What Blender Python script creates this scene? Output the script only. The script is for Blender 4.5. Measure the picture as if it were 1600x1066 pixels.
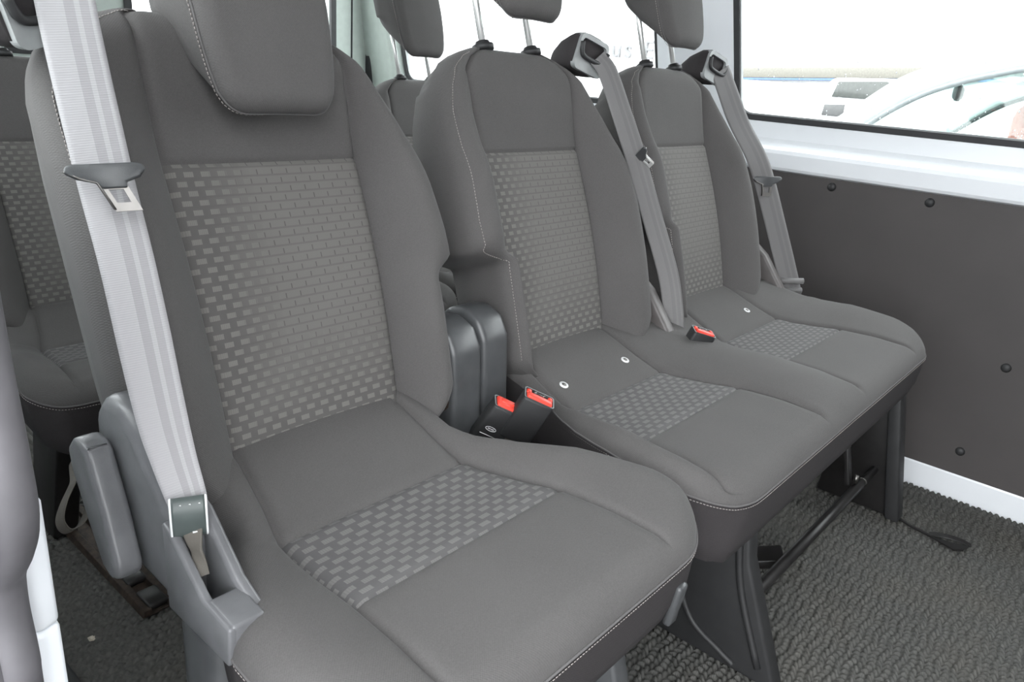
import bpy, bmesh, math, random
import numpy as np
from mathutils import Matrix, Vector

random.seed(7); rng = np.random.default_rng(7)
for o in list(bpy.data.objects): bpy.data.objects.remove(o, do_unlink=True)
SC = bpy.context.scene; COL = SC.collection
PI = math.pi

# ------------------------------------------------------------------ camera
cam_d = bpy.data.cameras.new('camera'); cam = bpy.data.objects.new('camera', cam_d); COL.objects.link(cam)
CR = ((0.655712294, 0.205233883, -0.726581338), (-0.751176343, 0.274202592, -0.600455693), (0.075996632, 0.939516893, 0.333964849))
M = Matrix(CR).to_4x4(); M.translation = Vector((-0.925251, -0.685696, 0.890031)); cam.matrix_world = M
cam_d.sensor_width = 36.0; cam_d.lens = 1185.131 / 1600 * 36; cam_d.clip_start = 0.02; cam_d.clip_end = 200
SC.camera = cam
# ------------------------------------------------------------------ overcast sky
W = bpy.data.worlds.new('overcast_sky'); SC.world = W; W.use_nodes = True
bg = W.node_tree.nodes['Background']; bg.inputs[0].default_value = (0.95, 0.98, 1.0, 1); bg.inputs[1].default_value = 1.0
SC.view_settings.view_transform = 'Standard'; SC.view_settings.look = 'None'
SC.view_settings.gamma = 1.0; SC.view_settings.use_curve_mapping = False
SC.view_settings.exposure = 3.0

# ------------------------------------------------------------------ node / material helpers
def new_mat(name):
    m = bpy.data.materials.new(name); m.use_nodes = True
    return m, m.node_tree, m.node_tree.nodes['Principled BSDF']
class N:
    """tiny arithmetic wrapper around Math nodes"""
    def __init__(s, nt, sock): s.nt = nt; s.s = sock
    def op(s, o, b=None, c=None):
        n = s.nt.nodes.new('ShaderNodeMath'); n.operation = o; s.nt.links.new(s.s, n.inputs[0])
        for i, q in ((1, b), (2, c)):
            if q is None: continue
            if isinstance(q, N): s.nt.links.new(q.s, n.inputs[i])
            else: n.inputs[i].default_value = q
        return N(s.nt, n.outputs[0])
    def __add__(s, b): return s.op('ADD', b)
    def __mul__(s, b): return s.op('MULTIPLY', b)
    def __sub__(s, b): return s.op('SUBTRACT', b)
    def fract(s): return s.op('FRACT')
    def lt(s, b): return s.op('LESS_THAN', b)
    def gt(s, b): return s.op('GREATER_THAN', b)
def coord(nt, kind='Object'):
    return nt.nodes.new('ShaderNodeTexCoord').outputs[kind]
def uvxy(nt):
    sp = nt.nodes.new('ShaderNodeSeparateXYZ'); nt.links.new(coord(nt, 'UV'), sp.inputs[0])
    return N(nt, sp.outputs[0]), N(nt, sp.outputs[1])
def noise(nt, scale, detail=3, src='Object'):
    n = nt.nodes.new('ShaderNodeTexNoise'); n.inputs['Scale'].default_value = scale; n.inputs['Detail'].default_value = detail
    nt.links.new(coord(nt, src), n.inputs['Vector']); return n.outputs['Fac']
def ramp(nt, fac, stops):
    r = nt.nodes.new('ShaderNodeValToRGB'); e = r.color_ramp.elements
    while len(e) < len(stops): e.new(0.5)
    for q, (p, c) in zip(e, stops): q.position = p; q.color = (*c, 1)
    nt.links.new(fac, r.inputs[0]); return r.outputs[0]
def mixc(nt, fac, a, b):
    m = nt.nodes.new('ShaderNodeMix'); m.data_type = 'RGBA'
    for i, q in ((0, fac), (6, a), (7, b)):
        if isinstance(q, N): q = q.s
        if isinstance(q, (tuple, list)): m.inputs[i].default_value = (*q, 1)
        elif isinstance(q, float): m.inputs[i].default_value = q
        else: nt.links.new(q, m.inputs[i])
    return m.outputs[2]
def bump(nt, bsdf, h, strength=0.3, dist=0.001):
    b = nt.nodes.new('ShaderNodeBump'); b.inputs['Strength'].default_value = strength; b.inputs['Distance'].default_value = dist
    nt.links.new(h.s if isinstance(h, N) else h, b.inputs['Height']); nt.links.new(b.outputs[0], bsdf.inputs['Normal'])
def plain(name, col, rough=0.5, metal=0.0, var=0.12, nscale=40, bstr=0.0, bscale=600, spec=0.5):
    m, nt, b = new_mat(name)
    c0 = tuple(x * (1 - var) for x in col); c1 = tuple(min(1, x * (1 + var)) for x in col)
    nt.links.new(ramp(nt, noise(nt, nscale), [(0.3, c0), (0.7, c1)]), b.inputs['Base Color'])
    b.inputs['Roughness'].default_value = rough; b.inputs['Metallic'].default_value = metal
    b.inputs['Specular IOR Level'].default_value = spec
    if bstr: bump(nt, b, noise(nt, bscale, 2), bstr, 0.0006)
    return m
def fabric(name, col, sheen=0.07):
    m, nt, b = new_mat(name)
    big = ramp(nt, noise(nt, 9, 4), [(0.3, tuple(x * 0.9 for x in col)), (0.72, tuple(x * 1.12 for x in col))])
    fine = noise(nt, 700, 2)
    c = mixc(nt, fine, big, tuple(x * 1.5 for x in col))
    nt.links.new(c, b.inputs['Base Color'])
    b.inputs['Roughness'].default_value = 0.92; b.inputs['Specular IOR Level'].default_value = 0.25
    b.inputs['Sheen Weight'].default_value = sheen; b.inputs['Sheen Roughness'].default_value = 0.4
    u, v = uvxy(nt)
    w = (u * 2600.0).op('SINE') * (v * 2600.0).op('SINE')
    bump(nt, b, w + N(nt, fine), 0.25, 0.0004)
    return m
def woven(name, px, py, fillx, filly, ground, dash, soft, fade):
    """seat insert: rows of woven dashes, staggered row by row; further in they fade to fine ribs"""
    m, nt, b = new_mat(name)
    u, v = uvxy(nt)
    row = (v * (1 / py)).op('FLOOR')
    off = (row * 0.5).fract()
    fu = (u * (1 / px) + off).fract(); fv = (v * (1 / py)).fract()
    d = fu.lt(fillx) * fv.lt(filly)
    tick = fu.op('COMPARE', 0.5, 0.035) * fv.lt(filly)
    thr = (u * (1 / (px * fillx / 5))).fract().lt(0.6)                         # threads inside a dash
    dd = d * (thr * 0.25 + 0.75)
    k = (u * fade[0] + fade[2]).op('MINIMUM', v * fade[1] + fade[3]).op('MINIMUM', 1.0).op('MAXIMUM', 0.0)   # 0 along the border, 1 inside
    plainmix = mixc(nt, fv.lt(0.78), tuple(x * 0.8 for x in soft), soft)
    inner = mixc(nt, tick * 0.75, plainmix, tuple(x * 0.42 for x in soft))
    outer = mixc(nt, dd, ground, dash)
    c = mixc(nt, k, outer, inner)
    c = mixc(nt, ramp(nt, noise(nt, 14, 4), [(0.35, (0, 0, 0)), (0.75, (0.14, 0.14, 0.14))]), c, (0.16, 0.155, 0.15))
    nt.links.new(c, b.inputs['Base Color'])
    b.inputs['Roughness'].default_value = 0.85; b.inputs['Specular IOR Level'].default_value = 0.3
    b.inputs['Sheen Weight'].default_value = 0.04
    bump(nt, b, dd * (k * -0.6 + 1.0) + N(nt, noise(nt, 900, 2)) * 0.4, 0.35, 0.0008)
    return m

FAB = fabric('charcoal_seat_fabric', (0.071, 0.0675, 0.0665))
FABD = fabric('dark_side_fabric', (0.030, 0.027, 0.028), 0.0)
INS_B = woven('woven_back_insert', 0.0185, 0.0098, 0.56, 0.56, (0.088, 0.084, 0.081), (0.158, 0.149, 0.141), (0.132, 0.125, 0.119), (15.0, 10.0, 1.35, -0.1))
INS_S = woven('woven_cushion_insert', 0.0215, 0.0105, 0.60, 0.60, (0.082, 0.079, 0.080), (0.142, 0.136, 0.134), (0.1, 0.1, 0.1), (0.0, 0.0, 0.0, 0.0))
STITCH = plain('pale_thread', (0.32, 0.29, 0.275), 0.8)
PIPE = fabric('piping_cord', (0.09, 0.086, 0.086))
BLK = plain('black_plastic', (0.022, 0.022, 0.023), 0.55, bstr=0.15, bscale=900)
BLKS = plain('black_steel', (0.014, 0.013, 0.013), 0.35, var=0.3)
GRYP = plain('grey_hinge_plastic', (0.062, 0.064, 0.067), 0.34, bstr=0.2, bscale=1200)
GRYC = plain('mid_grey_cover_plastic', (0.125, 0.126, 0.132), 0.30, bstr=0.2, bscale=1200)
HINGE = plain('taupe_hinge_plastic', (0.095, 0.086, 0.084), 0.45)
LTGP = plain('pale_grey_bezel_plastic', (0.30, 0.31, 0.31), 0.4)
CHR = plain('chrome', (0.85, 0.85, 0.83), 0.3, 0.6, var=0.03)
STL = plain('zinc_steel', (0.22, 0.21, 0.20), 0.42, 1.0, var=0.15)
RED = plain('red_release_plastic', (0.72, 0.055, 0.035), 0.4, var=0.05)
WHT = plain('white_painted_steel', (0.78, 0.80, 0.83), 0.28, var=0.03, nscale=6)
WHG = plain('pale_green_grey_trim', (0.50, 0.56, 0.52), 0.5, var=0.05)
BOARD = plain('dark_hardboard', (0.054, 0.048, 0.047), 0.62, var=0.1, nscale=5, bstr=0.35, bscale=500)
RUB = plain('black_rubber', (0.028, 0.028, 0.03), 0.6)
RUBG = plain('grey_rubber_seal', (0.105, 0.100, 0.108), 0.6, var=0.15, nscale=30)
RUST = plain('rusty_rail', (0.032, 0.021, 0.015), 0.75, 0.2, var=0.6, nscale=90)
ROOF = plain('headliner', (0.70, 0.70, 0.68), 0.9)
ASPH = plain('wet_asphalt', (0.10, 0.10, 0.105), 0.5, var=0.3, nscale=20)
LBL = plain('label_cloth', (0.065, 0.08, 0.077), 0.4)
WMARK = plain('white_print', (0.75, 0.75, 0.75), 0.6)
TAN = plain('grey_brown_webbing', (0.105, 0.095, 0.083), 0.85, bstr=0.4, bscale=400)
def belt_mat(name, c, lines):
    m, nt, b = new_mat(name); u, v = uvxy(nt)
    st = u.op('COMPARE', 0.55, 0.085) .op('MAXIMUM', u.op('COMPARE', 0.80, 0.075))
    col = mixc(nt, st * lines, c, tuple(x * 0.55 for x in c))
    rib = ((v * 3200.0).op('SINE') * 0.5 + 0.5)
    col = mixc(nt, rib * 0.18, col, tuple(x * 0.6 for x in c))
    nt.links.new(col, b.inputs['Base Color']); b.inputs['Roughness'].default_value = 0.55
    b.inputs['Sheen Weight'].default_value = 0.2
    bump(nt, b, rib, 0.3, 0.0004); return m
BELT_LIT = belt_mat('lit_grey_webbing', (0.34, 0.33, 0.34), 0.5)  # door light on the nearest belt is put into its paler colour
BELT_SHADED = belt_mat('shaded_grey_webbing', (0.15, 0.145, 0.145), 0.3)  # same webbing, darkened in colour for the dimmer inner belts
def glass_mat(name, tint, refl=0.06):
    m = bpy.data.materials.new(name); m.use_nodes = True; nt = m.node_tree; nt.nodes.clear()
    o = nt.nodes.new('ShaderNodeOutputMaterial'); t = nt.nodes.new('ShaderNodeBsdfTransparent'); t.inputs[0].default_value = (*tint, 1)
    g = nt.nodes.new('ShaderNodeBsdfGlossy'); g.inputs['Roughness'].default_value = 0.02
    mx = nt.nodes.new('ShaderNodeMixShader'); mx.inputs[0].default_value = refl
    nt.links.new(t.outputs[0], mx.inputs[1]); nt.links.new(g.outputs[0], mx.inputs[2]); nt.links.new(mx.outputs[0], o.inputs[0])
    return m
GLS = glass_mat('window_glass', (0.93, 0.96, 0.95))
GLT = glass_mat('green_tinted_glass', (0.80, 0.92, 0.89), 0.12)

# ------------------------------------------------------------------ mesh helpers
def mobj(name, verts, faces, mat, parent=None, smooth=True, uvs=None, loc=(0, 0, 0)):
    me = bpy.data.meshes.new(name); me.from_pydata([tuple(v) for v in verts], [], [tuple(f) for f in faces]); me.update()
    if uvs is not None:
        l = me.uv_layers.new(name='uv'); idx = np.empty(len(me.loops), dtype=np.int64); me.loops.foreach_get('vertex_index', idx)
        l.data.foreach_set('uv', np.asarray(uvs, dtype=np.float32)[idx].ravel())
    me.materials.append(mat)
    if smooth: me.polygons.foreach_set('use_smooth', [True] * len(me.polygons))
    o = bpy.data.objects.new(name, me); COL.objects.link(o); o.location = loc
    if parent is not None: o.parent = parent
    return o
def empty(name, loc, label, cat, group=None):
    o = bpy.data.objects.new(name, None); COL.objects.link(o); o.location = loc; o.empty_display_size = 0.1
    o['label'] = label; o['category'] = cat
    if group: o['group'] = group
    return o
def tag(o, label, cat, group=None):
    o['label'] = label; o['category'] = cat
    if group: o['group'] = group
    return o
def struct(o, label=None):
    o['kind'] = 'structure'
    if label: o['label'] = label
    return o
class Geo:
    def __init__(s): s.v = []; s.f = []
    def add(s, v, f):
        b = len(s.v); s.v += [tuple(q) for q in v]; s.f += [tuple(i + b for i in q) for q in f]; return s
    def obj(s, name, mat, parent=None, smooth=True, off=(0, 0, 0), **k):
        v = [(a - off[0], b - off[1], c - off[2]) for a, b, c in s.v]
        return mobj(name, v, s.f, mat, parent, smooth, **k)
def cat_rom(pts, n=8):
    p = [np.array(q, float) for q in pts]; p = [2 * p[0] - p[1]] + p + [2 * p[-1] - p[-2]]; out = []
    for i in range(1, len(p) - 2):
        for k in range(n):
            t = k / n; a, b, c, d = p[i - 1], p[i], p[i + 1], p[i + 2]
            out.append(0.5 * ((2 * b) + (c - a) * t + (2 * a - 5 * b + 4 * c - d) * t * t + (3 * b - a - 3 * c + d) * t ** 3))
    out.append(p[-2]); return out
def tube(pts, r, n=10, closed=False, caps=True):
    P = [np.array(q, float) for q in pts]; m = len(P); V = []; F = []
    rs = r if hasattr(r, '__len__') else [r] * m
    up = np.array([0.13, 0.21, 0.97])
    for i in range(m):
        if closed: t = P[(i + 1) % m] - P[i - 1]
        else: t = P[min(i + 1, m - 1)] - P[max(i - 1, 0)]
        t /= np.linalg.norm(t) + 1e-12
        if i == 0:
            a = np.cross(t, up)
            if np.linalg.norm(a) < 1e-3: a = np.cross(t, np.array([1., 0, 0]))
        else: a = a - t * (a @ t)
        a = a / np.linalg.norm(a); b = np.cross(t, a)
        for k in range(n):
            th = 2 * PI * k / n; V.append(P[i] + rs[i] * (math.cos(th) * a + math.sin(th) * b))
    for i in range(m if closed else m - 1):
        j = (i + 1) % m
        for k in range(n): F.append((i * n + k, i * n + (k + 1) % n, j * n + (k + 1) % n, j * n + k))
    if caps and not closed: F.append(tuple(range(n))[::-1]); F.append(tuple((m - 1) * n + k for k in range(n)))
    return V, F
def bm_out(bm):
    bmesh.ops.recalc_face_normals(bm, faces=bm.faces); bm.verts.index_update()
    v = [tuple(q.co) for q in bm.verts]; f = [tuple(w.index for w in q.verts) for q in bm.faces]; bm.free(); return v, f
def rbox(c, s, bev=0.004, seg=2, rot=None):
    bm = bmesh.new(); bmesh.ops.create_cube(bm, size=1); bmesh.ops.scale(bm, vec=s, verts=bm.verts)
    if bev: bmesh.ops.bevel(bm, geom=bm.edges[:], offset=bev, segments=seg, profile=0.5, affect='EDGES')
    if rot is not None: bmesh.ops.transform(bm, matrix=rot, verts=bm.verts)
    bmesh.ops.translate(bm, vec=c, verts=bm.verts); return bm_out(bm)
def extrude(poly, axis, lo, hi, bev=0.0, seg=2):
    """polygon in the two other axes (in x,y,z order) extruded along axis from lo to hi"""
    bm = bmesh.new(); vs = []
    for a, b in poly:
        co = {'x': (lo, a, b), 'y': (a, lo, b), 'z': (a, b, lo)}[axis]; vs.append(bm.verts.new(co))
    f = bm.faces.new(vs); r = bmesh.ops.extrude_face_region(bm, geom=[f])
    d = {'x': (hi - lo, 0, 0), 'y': (0, hi - lo, 0), 'z': (0, 0, hi - lo)}[axis]
    bmesh.ops.translate(bm, vec=d, verts=[g for g in r['geom'] if isinstance(g, bmesh.types.BMVert)])
    if bev:
        ed = [e for e in bm.edges if len(e.link_faces) == 2 and e.calc_face_angle(0) > 0.45]
        bmesh.ops.bevel(bm, geom=ed, offset=bev, segments=seg, profile=0.5, affect='EDGES')
    return bm_out(bm)
def rrect(x0, x1, y0, y1, r, n=6):
    out = []
    for cx, cy, a0 in ((x1 - r, y1 - r, 0), (x0 + r, y1 - r, 90), (x0 + r, y0 + r, 180), (x1 - r, y0 + r, 270)):
        for k in range(n + 1):
            a = math.radians(a0 + 90 * k / n); out.append((cx + r * math.cos(a), cy + r * math.sin(a)))
    return out
def ring_plate(outer, inner, axis, lo, hi):
    """frame: outer and inner loops of equal length, solid between lo and hi"""
    n = len(outer); V = []; F = []
    def co(p, h): return {'x': (h, p[0], p[1]), 'y': (p[0], h, p[1]), 'z': (p[0], p[1], h)}[axis]
    for L, h in ((outer, lo), (inner, lo), (outer, hi), (inner, hi)): V += [co(p, h) for p in L]
    for i in range(n):
        j = (i + 1) % n
        F += [(i, j, n + j, n + i), (2 * n + i, 3 * n + i, 3 * n + j, 2 * n + j), (i, 2 * n + i, 2 * n + j, j), (n + i, n + j, 3 * n + j, 3 * n + i)]
    return V, F
def ribbon(path, wdir, width, thick=0.0014, n=8, fold=0.0):
    P = cat_rom(path, n); V = []; F = []; UV = []; m = len(P); L = 0
    ws = width if hasattr(width, '__len__') else [width, width]
    wd = [np.array(w, float) for w in wdir] if hasattr(wdir[0], '__len__') else [np.array(wdir, float)] * 2
    cs = [0, 0.1, 0.25, 0.5, 0.75, 0.9, 1.0]; nc = len(cs)
    for i in range(m):
        t = P[min(i + 1, m - 1)] - P[max(i - 1, 0)]; t /= np.linalg.norm(t)
        if i: L += np.linalg.norm(P[i] - P[i - 1])
        q = i / (m - 1) * (len(wd) - 1); k = min(int(q), len(wd) - 2); w = wd[k] * (1 - (q - k)) + wd[k + 1] * (q - k)
        w = w - t * (w @ t); w /= np.linalg.norm(w); nn = np.cross(w, t)
        for side in (1, -1):
            for c in cs:
                V.append(P[i] + w * (c - 0.5) * float(np.interp(i / (m - 1), np.linspace(0, 1, len(ws)), ws)) + nn * (side * thick / 2 + fold * math.sin(c * PI))); UV.append((c, L))
    for i in range(m - 1):
        a = i * 2 * nc; b = a + 2 * nc
        for k in range(nc - 1):
            F.append((a + k, a + k + 1, b + k + 1, b + k)); F.append((a + nc + k, b + nc + k, b + nc + k + 1, a + nc + k + 1))
        F.append((a, b, b + nc, a + nc)); F.append((a + nc - 1, a + 2 * nc - 1, b + 2 * nc - 1, b + nc - 1))
    return V, F, UV

# ------------------------------------------------------------------ upholstered pads
CF = [0, .015, .035, .07, .14, .24, .36, .5, .64, .76, .86, .93, .965, .985, 1]
BF = [0, .02, .045, .08, .14, .22, .32, .42, .52, .62, .71, .79, .86, .915, .955, .985, 1]
class Pad:
    """surface over (x, v) with height t: columns run between the given break lines, edges roll over, skirt behind"""
    def __init__(s, brk, kinds, rows, height, r, seams_v=()):
        s.brk = brk; s.kinds = kinds; s.rows = np.array(rows, float); s.height = height; s.r = r; s.sv = seams_v; s.fade = lambda v: 1.0
        B = np.array([brk(v) for v in s.rows]); L = np.c_[B[:, 0], s.rows]; Rr = np.c_[B[:, -1], s.rows]
        s.poly = np.r_[L, Rr[::-1]]
    def dist(s, x, v):
        p = np.stack([x, v], -1)[..., None, :]; a = s.poly; b = np.roll(s.poly, -1, 0); d = b - a
        q = p - a; t = np.clip((q * d).sum(-1) / ((d * d).sum(-1) + 1e-12), 0, 1)
        return np.sqrt(((q - d * t[..., None]) ** 2).sum(-1)).min(-1)
    def ev(s, k, a, v):
        k = np.asarray(k); a = np.asarray(a, float); v = np.asarray(v, float)
        B = np.array([s.brk(q) for q in v.ravel()]).reshape(v.shape + (-1,))
        x0 = np.take_along_axis(B, k[..., None], -1)[..., 0]; x1 = np.take_along_axis(B, k[..., None] + 1, -1)[..., 0]
        x = x0 + (x1 - x0) * a
        t = s.height(k, a, x, v)
        for j in range(1, len(s.kinds)):                    # seam grooves along the break lines
            t = t - 0.0065 * s.fade(v) * np.exp(-((x - B[..., j]) / 0.0038) ** 2)
        cen = np.array([q == 'c' for q in s.kinds])[k]
        for sv in s.sv: t = t - cen * 0.0035 * np.exp(-((v - sv) / 0.003) ** 2)
        d = np.clip(s.dist(x, v), 0, s.r)
        t = t - (s.r - np.sqrt(np.maximum(s.r ** 2 - (s.r - d) ** 2, 0)))
        return x, v, t
    def grid(s):
        K = []; A = []
        for i, kd in enumerate(s.kinds):
            fr = CF if kd == 'c' else BF
            if i == 0 and kd == 'b': fr = [1 - q for q in BF][::-1]
            if kd == 'm': fr = [0, .02, .05, .1, .18, .28, .4, .5, .6, .72, .82, .9, .95, .98, 1]
            for q in fr[(0 if i == 0 else 1):]: K.append(i); A.append(q)
        K = np.array(K); A = np.array(A); nr = len(s.rows)
        KK = np.tile(K, (nr, 1)); AA = np.tile(A, (nr, 1)); VV = np.tile(s.rows[:, None], (1, len(K)))
        x, v, t = s.ev(KK, AA, VV); return K, np.stack([x, v, t], -1)
    def build(s, xf, region, parts, skirt, parent, main, valance=None, per_col=False):
        """parts: {region: (name, material)}; main region carries skirt and back"""
        K, G = s.grid(); nr, nc = G.shape[:2]; objs = {}
        fk = K[1:]; rowm = (s.rows[:-1] + s.rows[1:]) / 2
        lab = [[region(int(fk[i]), rowm[j]) for i in range(nc - 1)] for j in range(nr - 1)]
        for rg, (nm, mat) in parts.items():
            idx = -np.ones((nr, nc), int); V = []; UV = []; F = []
            def vid(j, i):
                if idx[j, i] < 0: idx[j, i] = len(V); V.append(xf(G[j, i])); UV.append(G[j, i, :2])
                return int(idx[j, i])
            for j in range(nr - 1):
                for i in range(nc - 1):
                    if lab[j][i] == rg: F.append((vid(j, i), vid(j, i + 1), vid(j + 1, i + 1), vid(j + 1, i)))
            if rg == main:
                ring = [(0, i) for i in range(nc)] + [(j, nc - 1) for j in range(1, nr)] + [(nr - 1, i) for i in range(nc - 2, -1, -1)] + [(j, 0) for j in range(nr - 2, 0, -1)]
                base = np.array([G[q] for q in ring]); s.ring = base; m = len(ring)
                if valance: V2, F2, UV2 = [], [], []; prev = []
                else: V2, F2, UV2 = V, F, UV; prev = [vid(*q) for q in ring]
                if valance:
                    for q in base: prev.append(len(V2)); V2.append(xf(q)); UV2.append((q[0], q[1]))
                for fn in skirt:
                    cur = []
                    for q in base: z = fn(q); cur.append(len(V2)); V2.append(xf(z)); UV2.append((z[0] + z[2], z[1]))
                    for a in range(m): F2.append((prev[a], cur[a], cur[(a + 1) % m], prev[(a + 1) % m]))
                    prev = cur
                F2.append(tuple(prev))
                if valance: objs['__val'] = (valance[0], V2, F2, valance[1], UV2)
            if per_col and rg != main:                     # one piece per seating well
                for kk in sorted({int(fk[i]) for j in range(nr - 1) for i in range(nc - 1) if lab[j][i] == rg}):
                    idx = -np.ones((nr, nc), int); V = []; UV = []; F = []
                    for j in range(nr - 1):
                        for i in range(nc - 1):
                            if lab[j][i] == rg and fk[i] == kk: F.append((vid(j, i), vid(j, i + 1), vid(j + 1, i + 1), vid(j + 1, i)))
                    objs[rg + str(kk)] = (nm, V, F, mat, UV)
                continue
            objs[rg] = (nm, V, F, mat, UV)
        nm, V, F, mat, UV = objs[main]; mo = mobj(nm, V, F, mat, parent, uvs=UV)
        for rg, (nm, V, F, mat, UV) in objs.items():
            if rg != main and F: mobj(nm, V, F, mat, mo, uvs=UV)
        s.main = mo; return mo
    def line(s, pts, xf, lift=0.0012):
        """3-D points along (k, a, v) way points laid on the surface"""
        P = cat_rom(pts_to3(pts), 14); out = []
        for k, a, v in P:
            kk = int(round(k)); x, vv, t = s.ev(np.array([kk]), np.array([a]), np.array([v])); out.append(xf(np.array([x[0], vv[0], t[0] + lift])))
        return out
def pts_to3(p): return [np.array(q, float) for q in p]
def resample(P, step):
    P = np.array(P); seg = np.linalg.norm(np.diff(P, axis=0), axis=1); L = np.r_[0, np.cumsum(seg)]
    n = max(2, int(L[-1] / step)); t = np.linspace(0, L[-1], n)
    return np.stack([np.interp(t, L, P[:, i]) for i in range(3)], 1)
def stitches(P, parent, name='stitching', step=0.0042, r=0.00055, mat=None):
    P = resample(P, step / 2); g = Geo()
    for i in range(0, len(P) - 2, 2):
        d = P[i + 1] - P[i]; g.add(*tube([P[i], P[i] + d * 1.25], r, 4))
    o = g.obj(name, mat or STITCH, parent); return o
def sm(x, a, b):
    t = np.clip((x - a) / (b - a), 0, 1); return t * t * (3 - 2 * t)

LEAN = math.radians(18.98); BU = np.array([0, math.sin(LEAN), math.cos(LEAN)]); BN = np.array([0, -math.cos(LEAN), math.sin(LEAN)])
BQ = np.array([0, -0.028, 0.496])
def back_xf(x0, dy=0.0, dz=0.0):
    o = BQ + np.array([x0, dy, dz])
    return lambda q: o + np.array([q[0], 0, 0]) + BU * q[1] + BN * q[2]
def side_w(v, notch, wide=False):
    """outline half-width of the backrest at height v"""
    if wide: w = np.interp(v, [-.045, 0, .1, .3, .36, .39, .41, .43, .445, .455], [.205, .214, .219, .221, .219, .212, .202, .183, .155, .120])
    else: w = np.interp(v, [-.045, 0, .1, .2, .3, .35, .39, .415, .435, .447, .455], [.196, .205, .207, .205, .192, .180, .163, .147, .124, .100, .072])
    if v < 0.008: w -= 0.06 * (1 - math.sqrt(max(0, 1 - ((0.008 - v) / 0.0545) ** 2)))
    if notch: w -= notch * float(1 - sm(np.array(v), 0.138, 0.163))
    return float(w)
BROWS = [-.046, -.044, -.04, -.034, -.026, -.016, -.006, 0, .004, .015, .03, .05, .07, .09, .105, .12, .13, .136, .142, .147, .152, .158, .164, .175, .195, .215, .235, .255, .27, .283, .291, .2945, .2965, .298, .2995, .3015, .305, .313, .325, .338, .35, .362, .373, .384, .394, .403, .411, .418, .424, .43, .435, .4395, .4435, .447, .450, .4525, .4545]
def make_backrest(parent, x0, nl=0.0, nr=0.0, dy=0.0, dz=0.0, st_left=True, name='backrest', wide=False):
    def brk(v):
        wl, wr = side_w(v, nl, wide), side_w(v, nr); w = 0.113 + 0.006 * v / 0.3
        return [-wl, -min(w, wl - 0.028, 0.8 * wl), min(w, wr - 0.028, 0.8 * wr), wr]
    def height(k, a, x, v):
        cen = 0.008 * np.sin(np.clip(v, 0, .3) / .3 * PI) + 0.01 * sm(v, .3, .44)
        dish = 0.004 * np.cos(np.clip(x / .118, -1, 1) * PI / 2)
        bb = 0.052 * (1 - 0.74 * sm(v, .25, .41) - 0.26 * sm(v, .40, .445))
        e = np.where(k == 0, 1 - a, a)
        bol = bb * np.sin(np.clip(e / 0.62, 0, 1) * PI / 2) ** 1.15
        return np.where(k == 1, cen - dish, cen + bol)
    p = Pad(brk, ['b', 'c', 'b'], BROWS, height, 0.036, seams_v=(0.298,))
    reg = lambda k, v: 'bol' if k != 1 else ('ins' if v < 0.298 else 'up')
    sk = [lambda q: np.array([q[0] * 1.0, q[1], q[2] - 0.02]), lambda q: np.array([q[0] * .97, q[1] - .003 * (q[1] > .4), q[2] * .3 - 0.045]),
          lambda q: np.array([q[0] * .93, q[1] - .008 * (q[1] > .4), -0.075]), lambda q: np.array([q[0] * .85, q[1] - .02 * (q[1] > .4), -0.088])]
    xf = back_xf(x0, dy, dz)
    mo = p.build(xf, reg, {'bol': (name, FAB), 'ins': ('woven_insert', INS_B), 'up': ('upper_panel', FAB)}, sk, parent, 'bol')
    if st_left:
        if nl:
            path = [(0, .14, .0), (0, .14, .06), (0, .15, .125), (0, .16, .150), (0, .13, .175), (0, .12, .22), (0, .12, .30), (0, .14, .36), (0, .2, .40), (0, .3, .425), (0, .5, .442)]
        elif wide: path = [(0, .06, -.0), (0, .06, .1), (0, .06, .2), (0, .07, .3), (0, .1, .37), (0, .2, .41), (0, .4, .432), (0, .7, .444), (0, .95, .449)]
        else: path = [(0, .1, -.01), (0, .1, .1), (0, .1, .2), (0, .1, .28), (0, .12, .34), (0, .16, .385), (0, .3, .415), (0, .5, .435)]
        stitches(p.line(path, xf), mo)
    return p, mo
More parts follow.
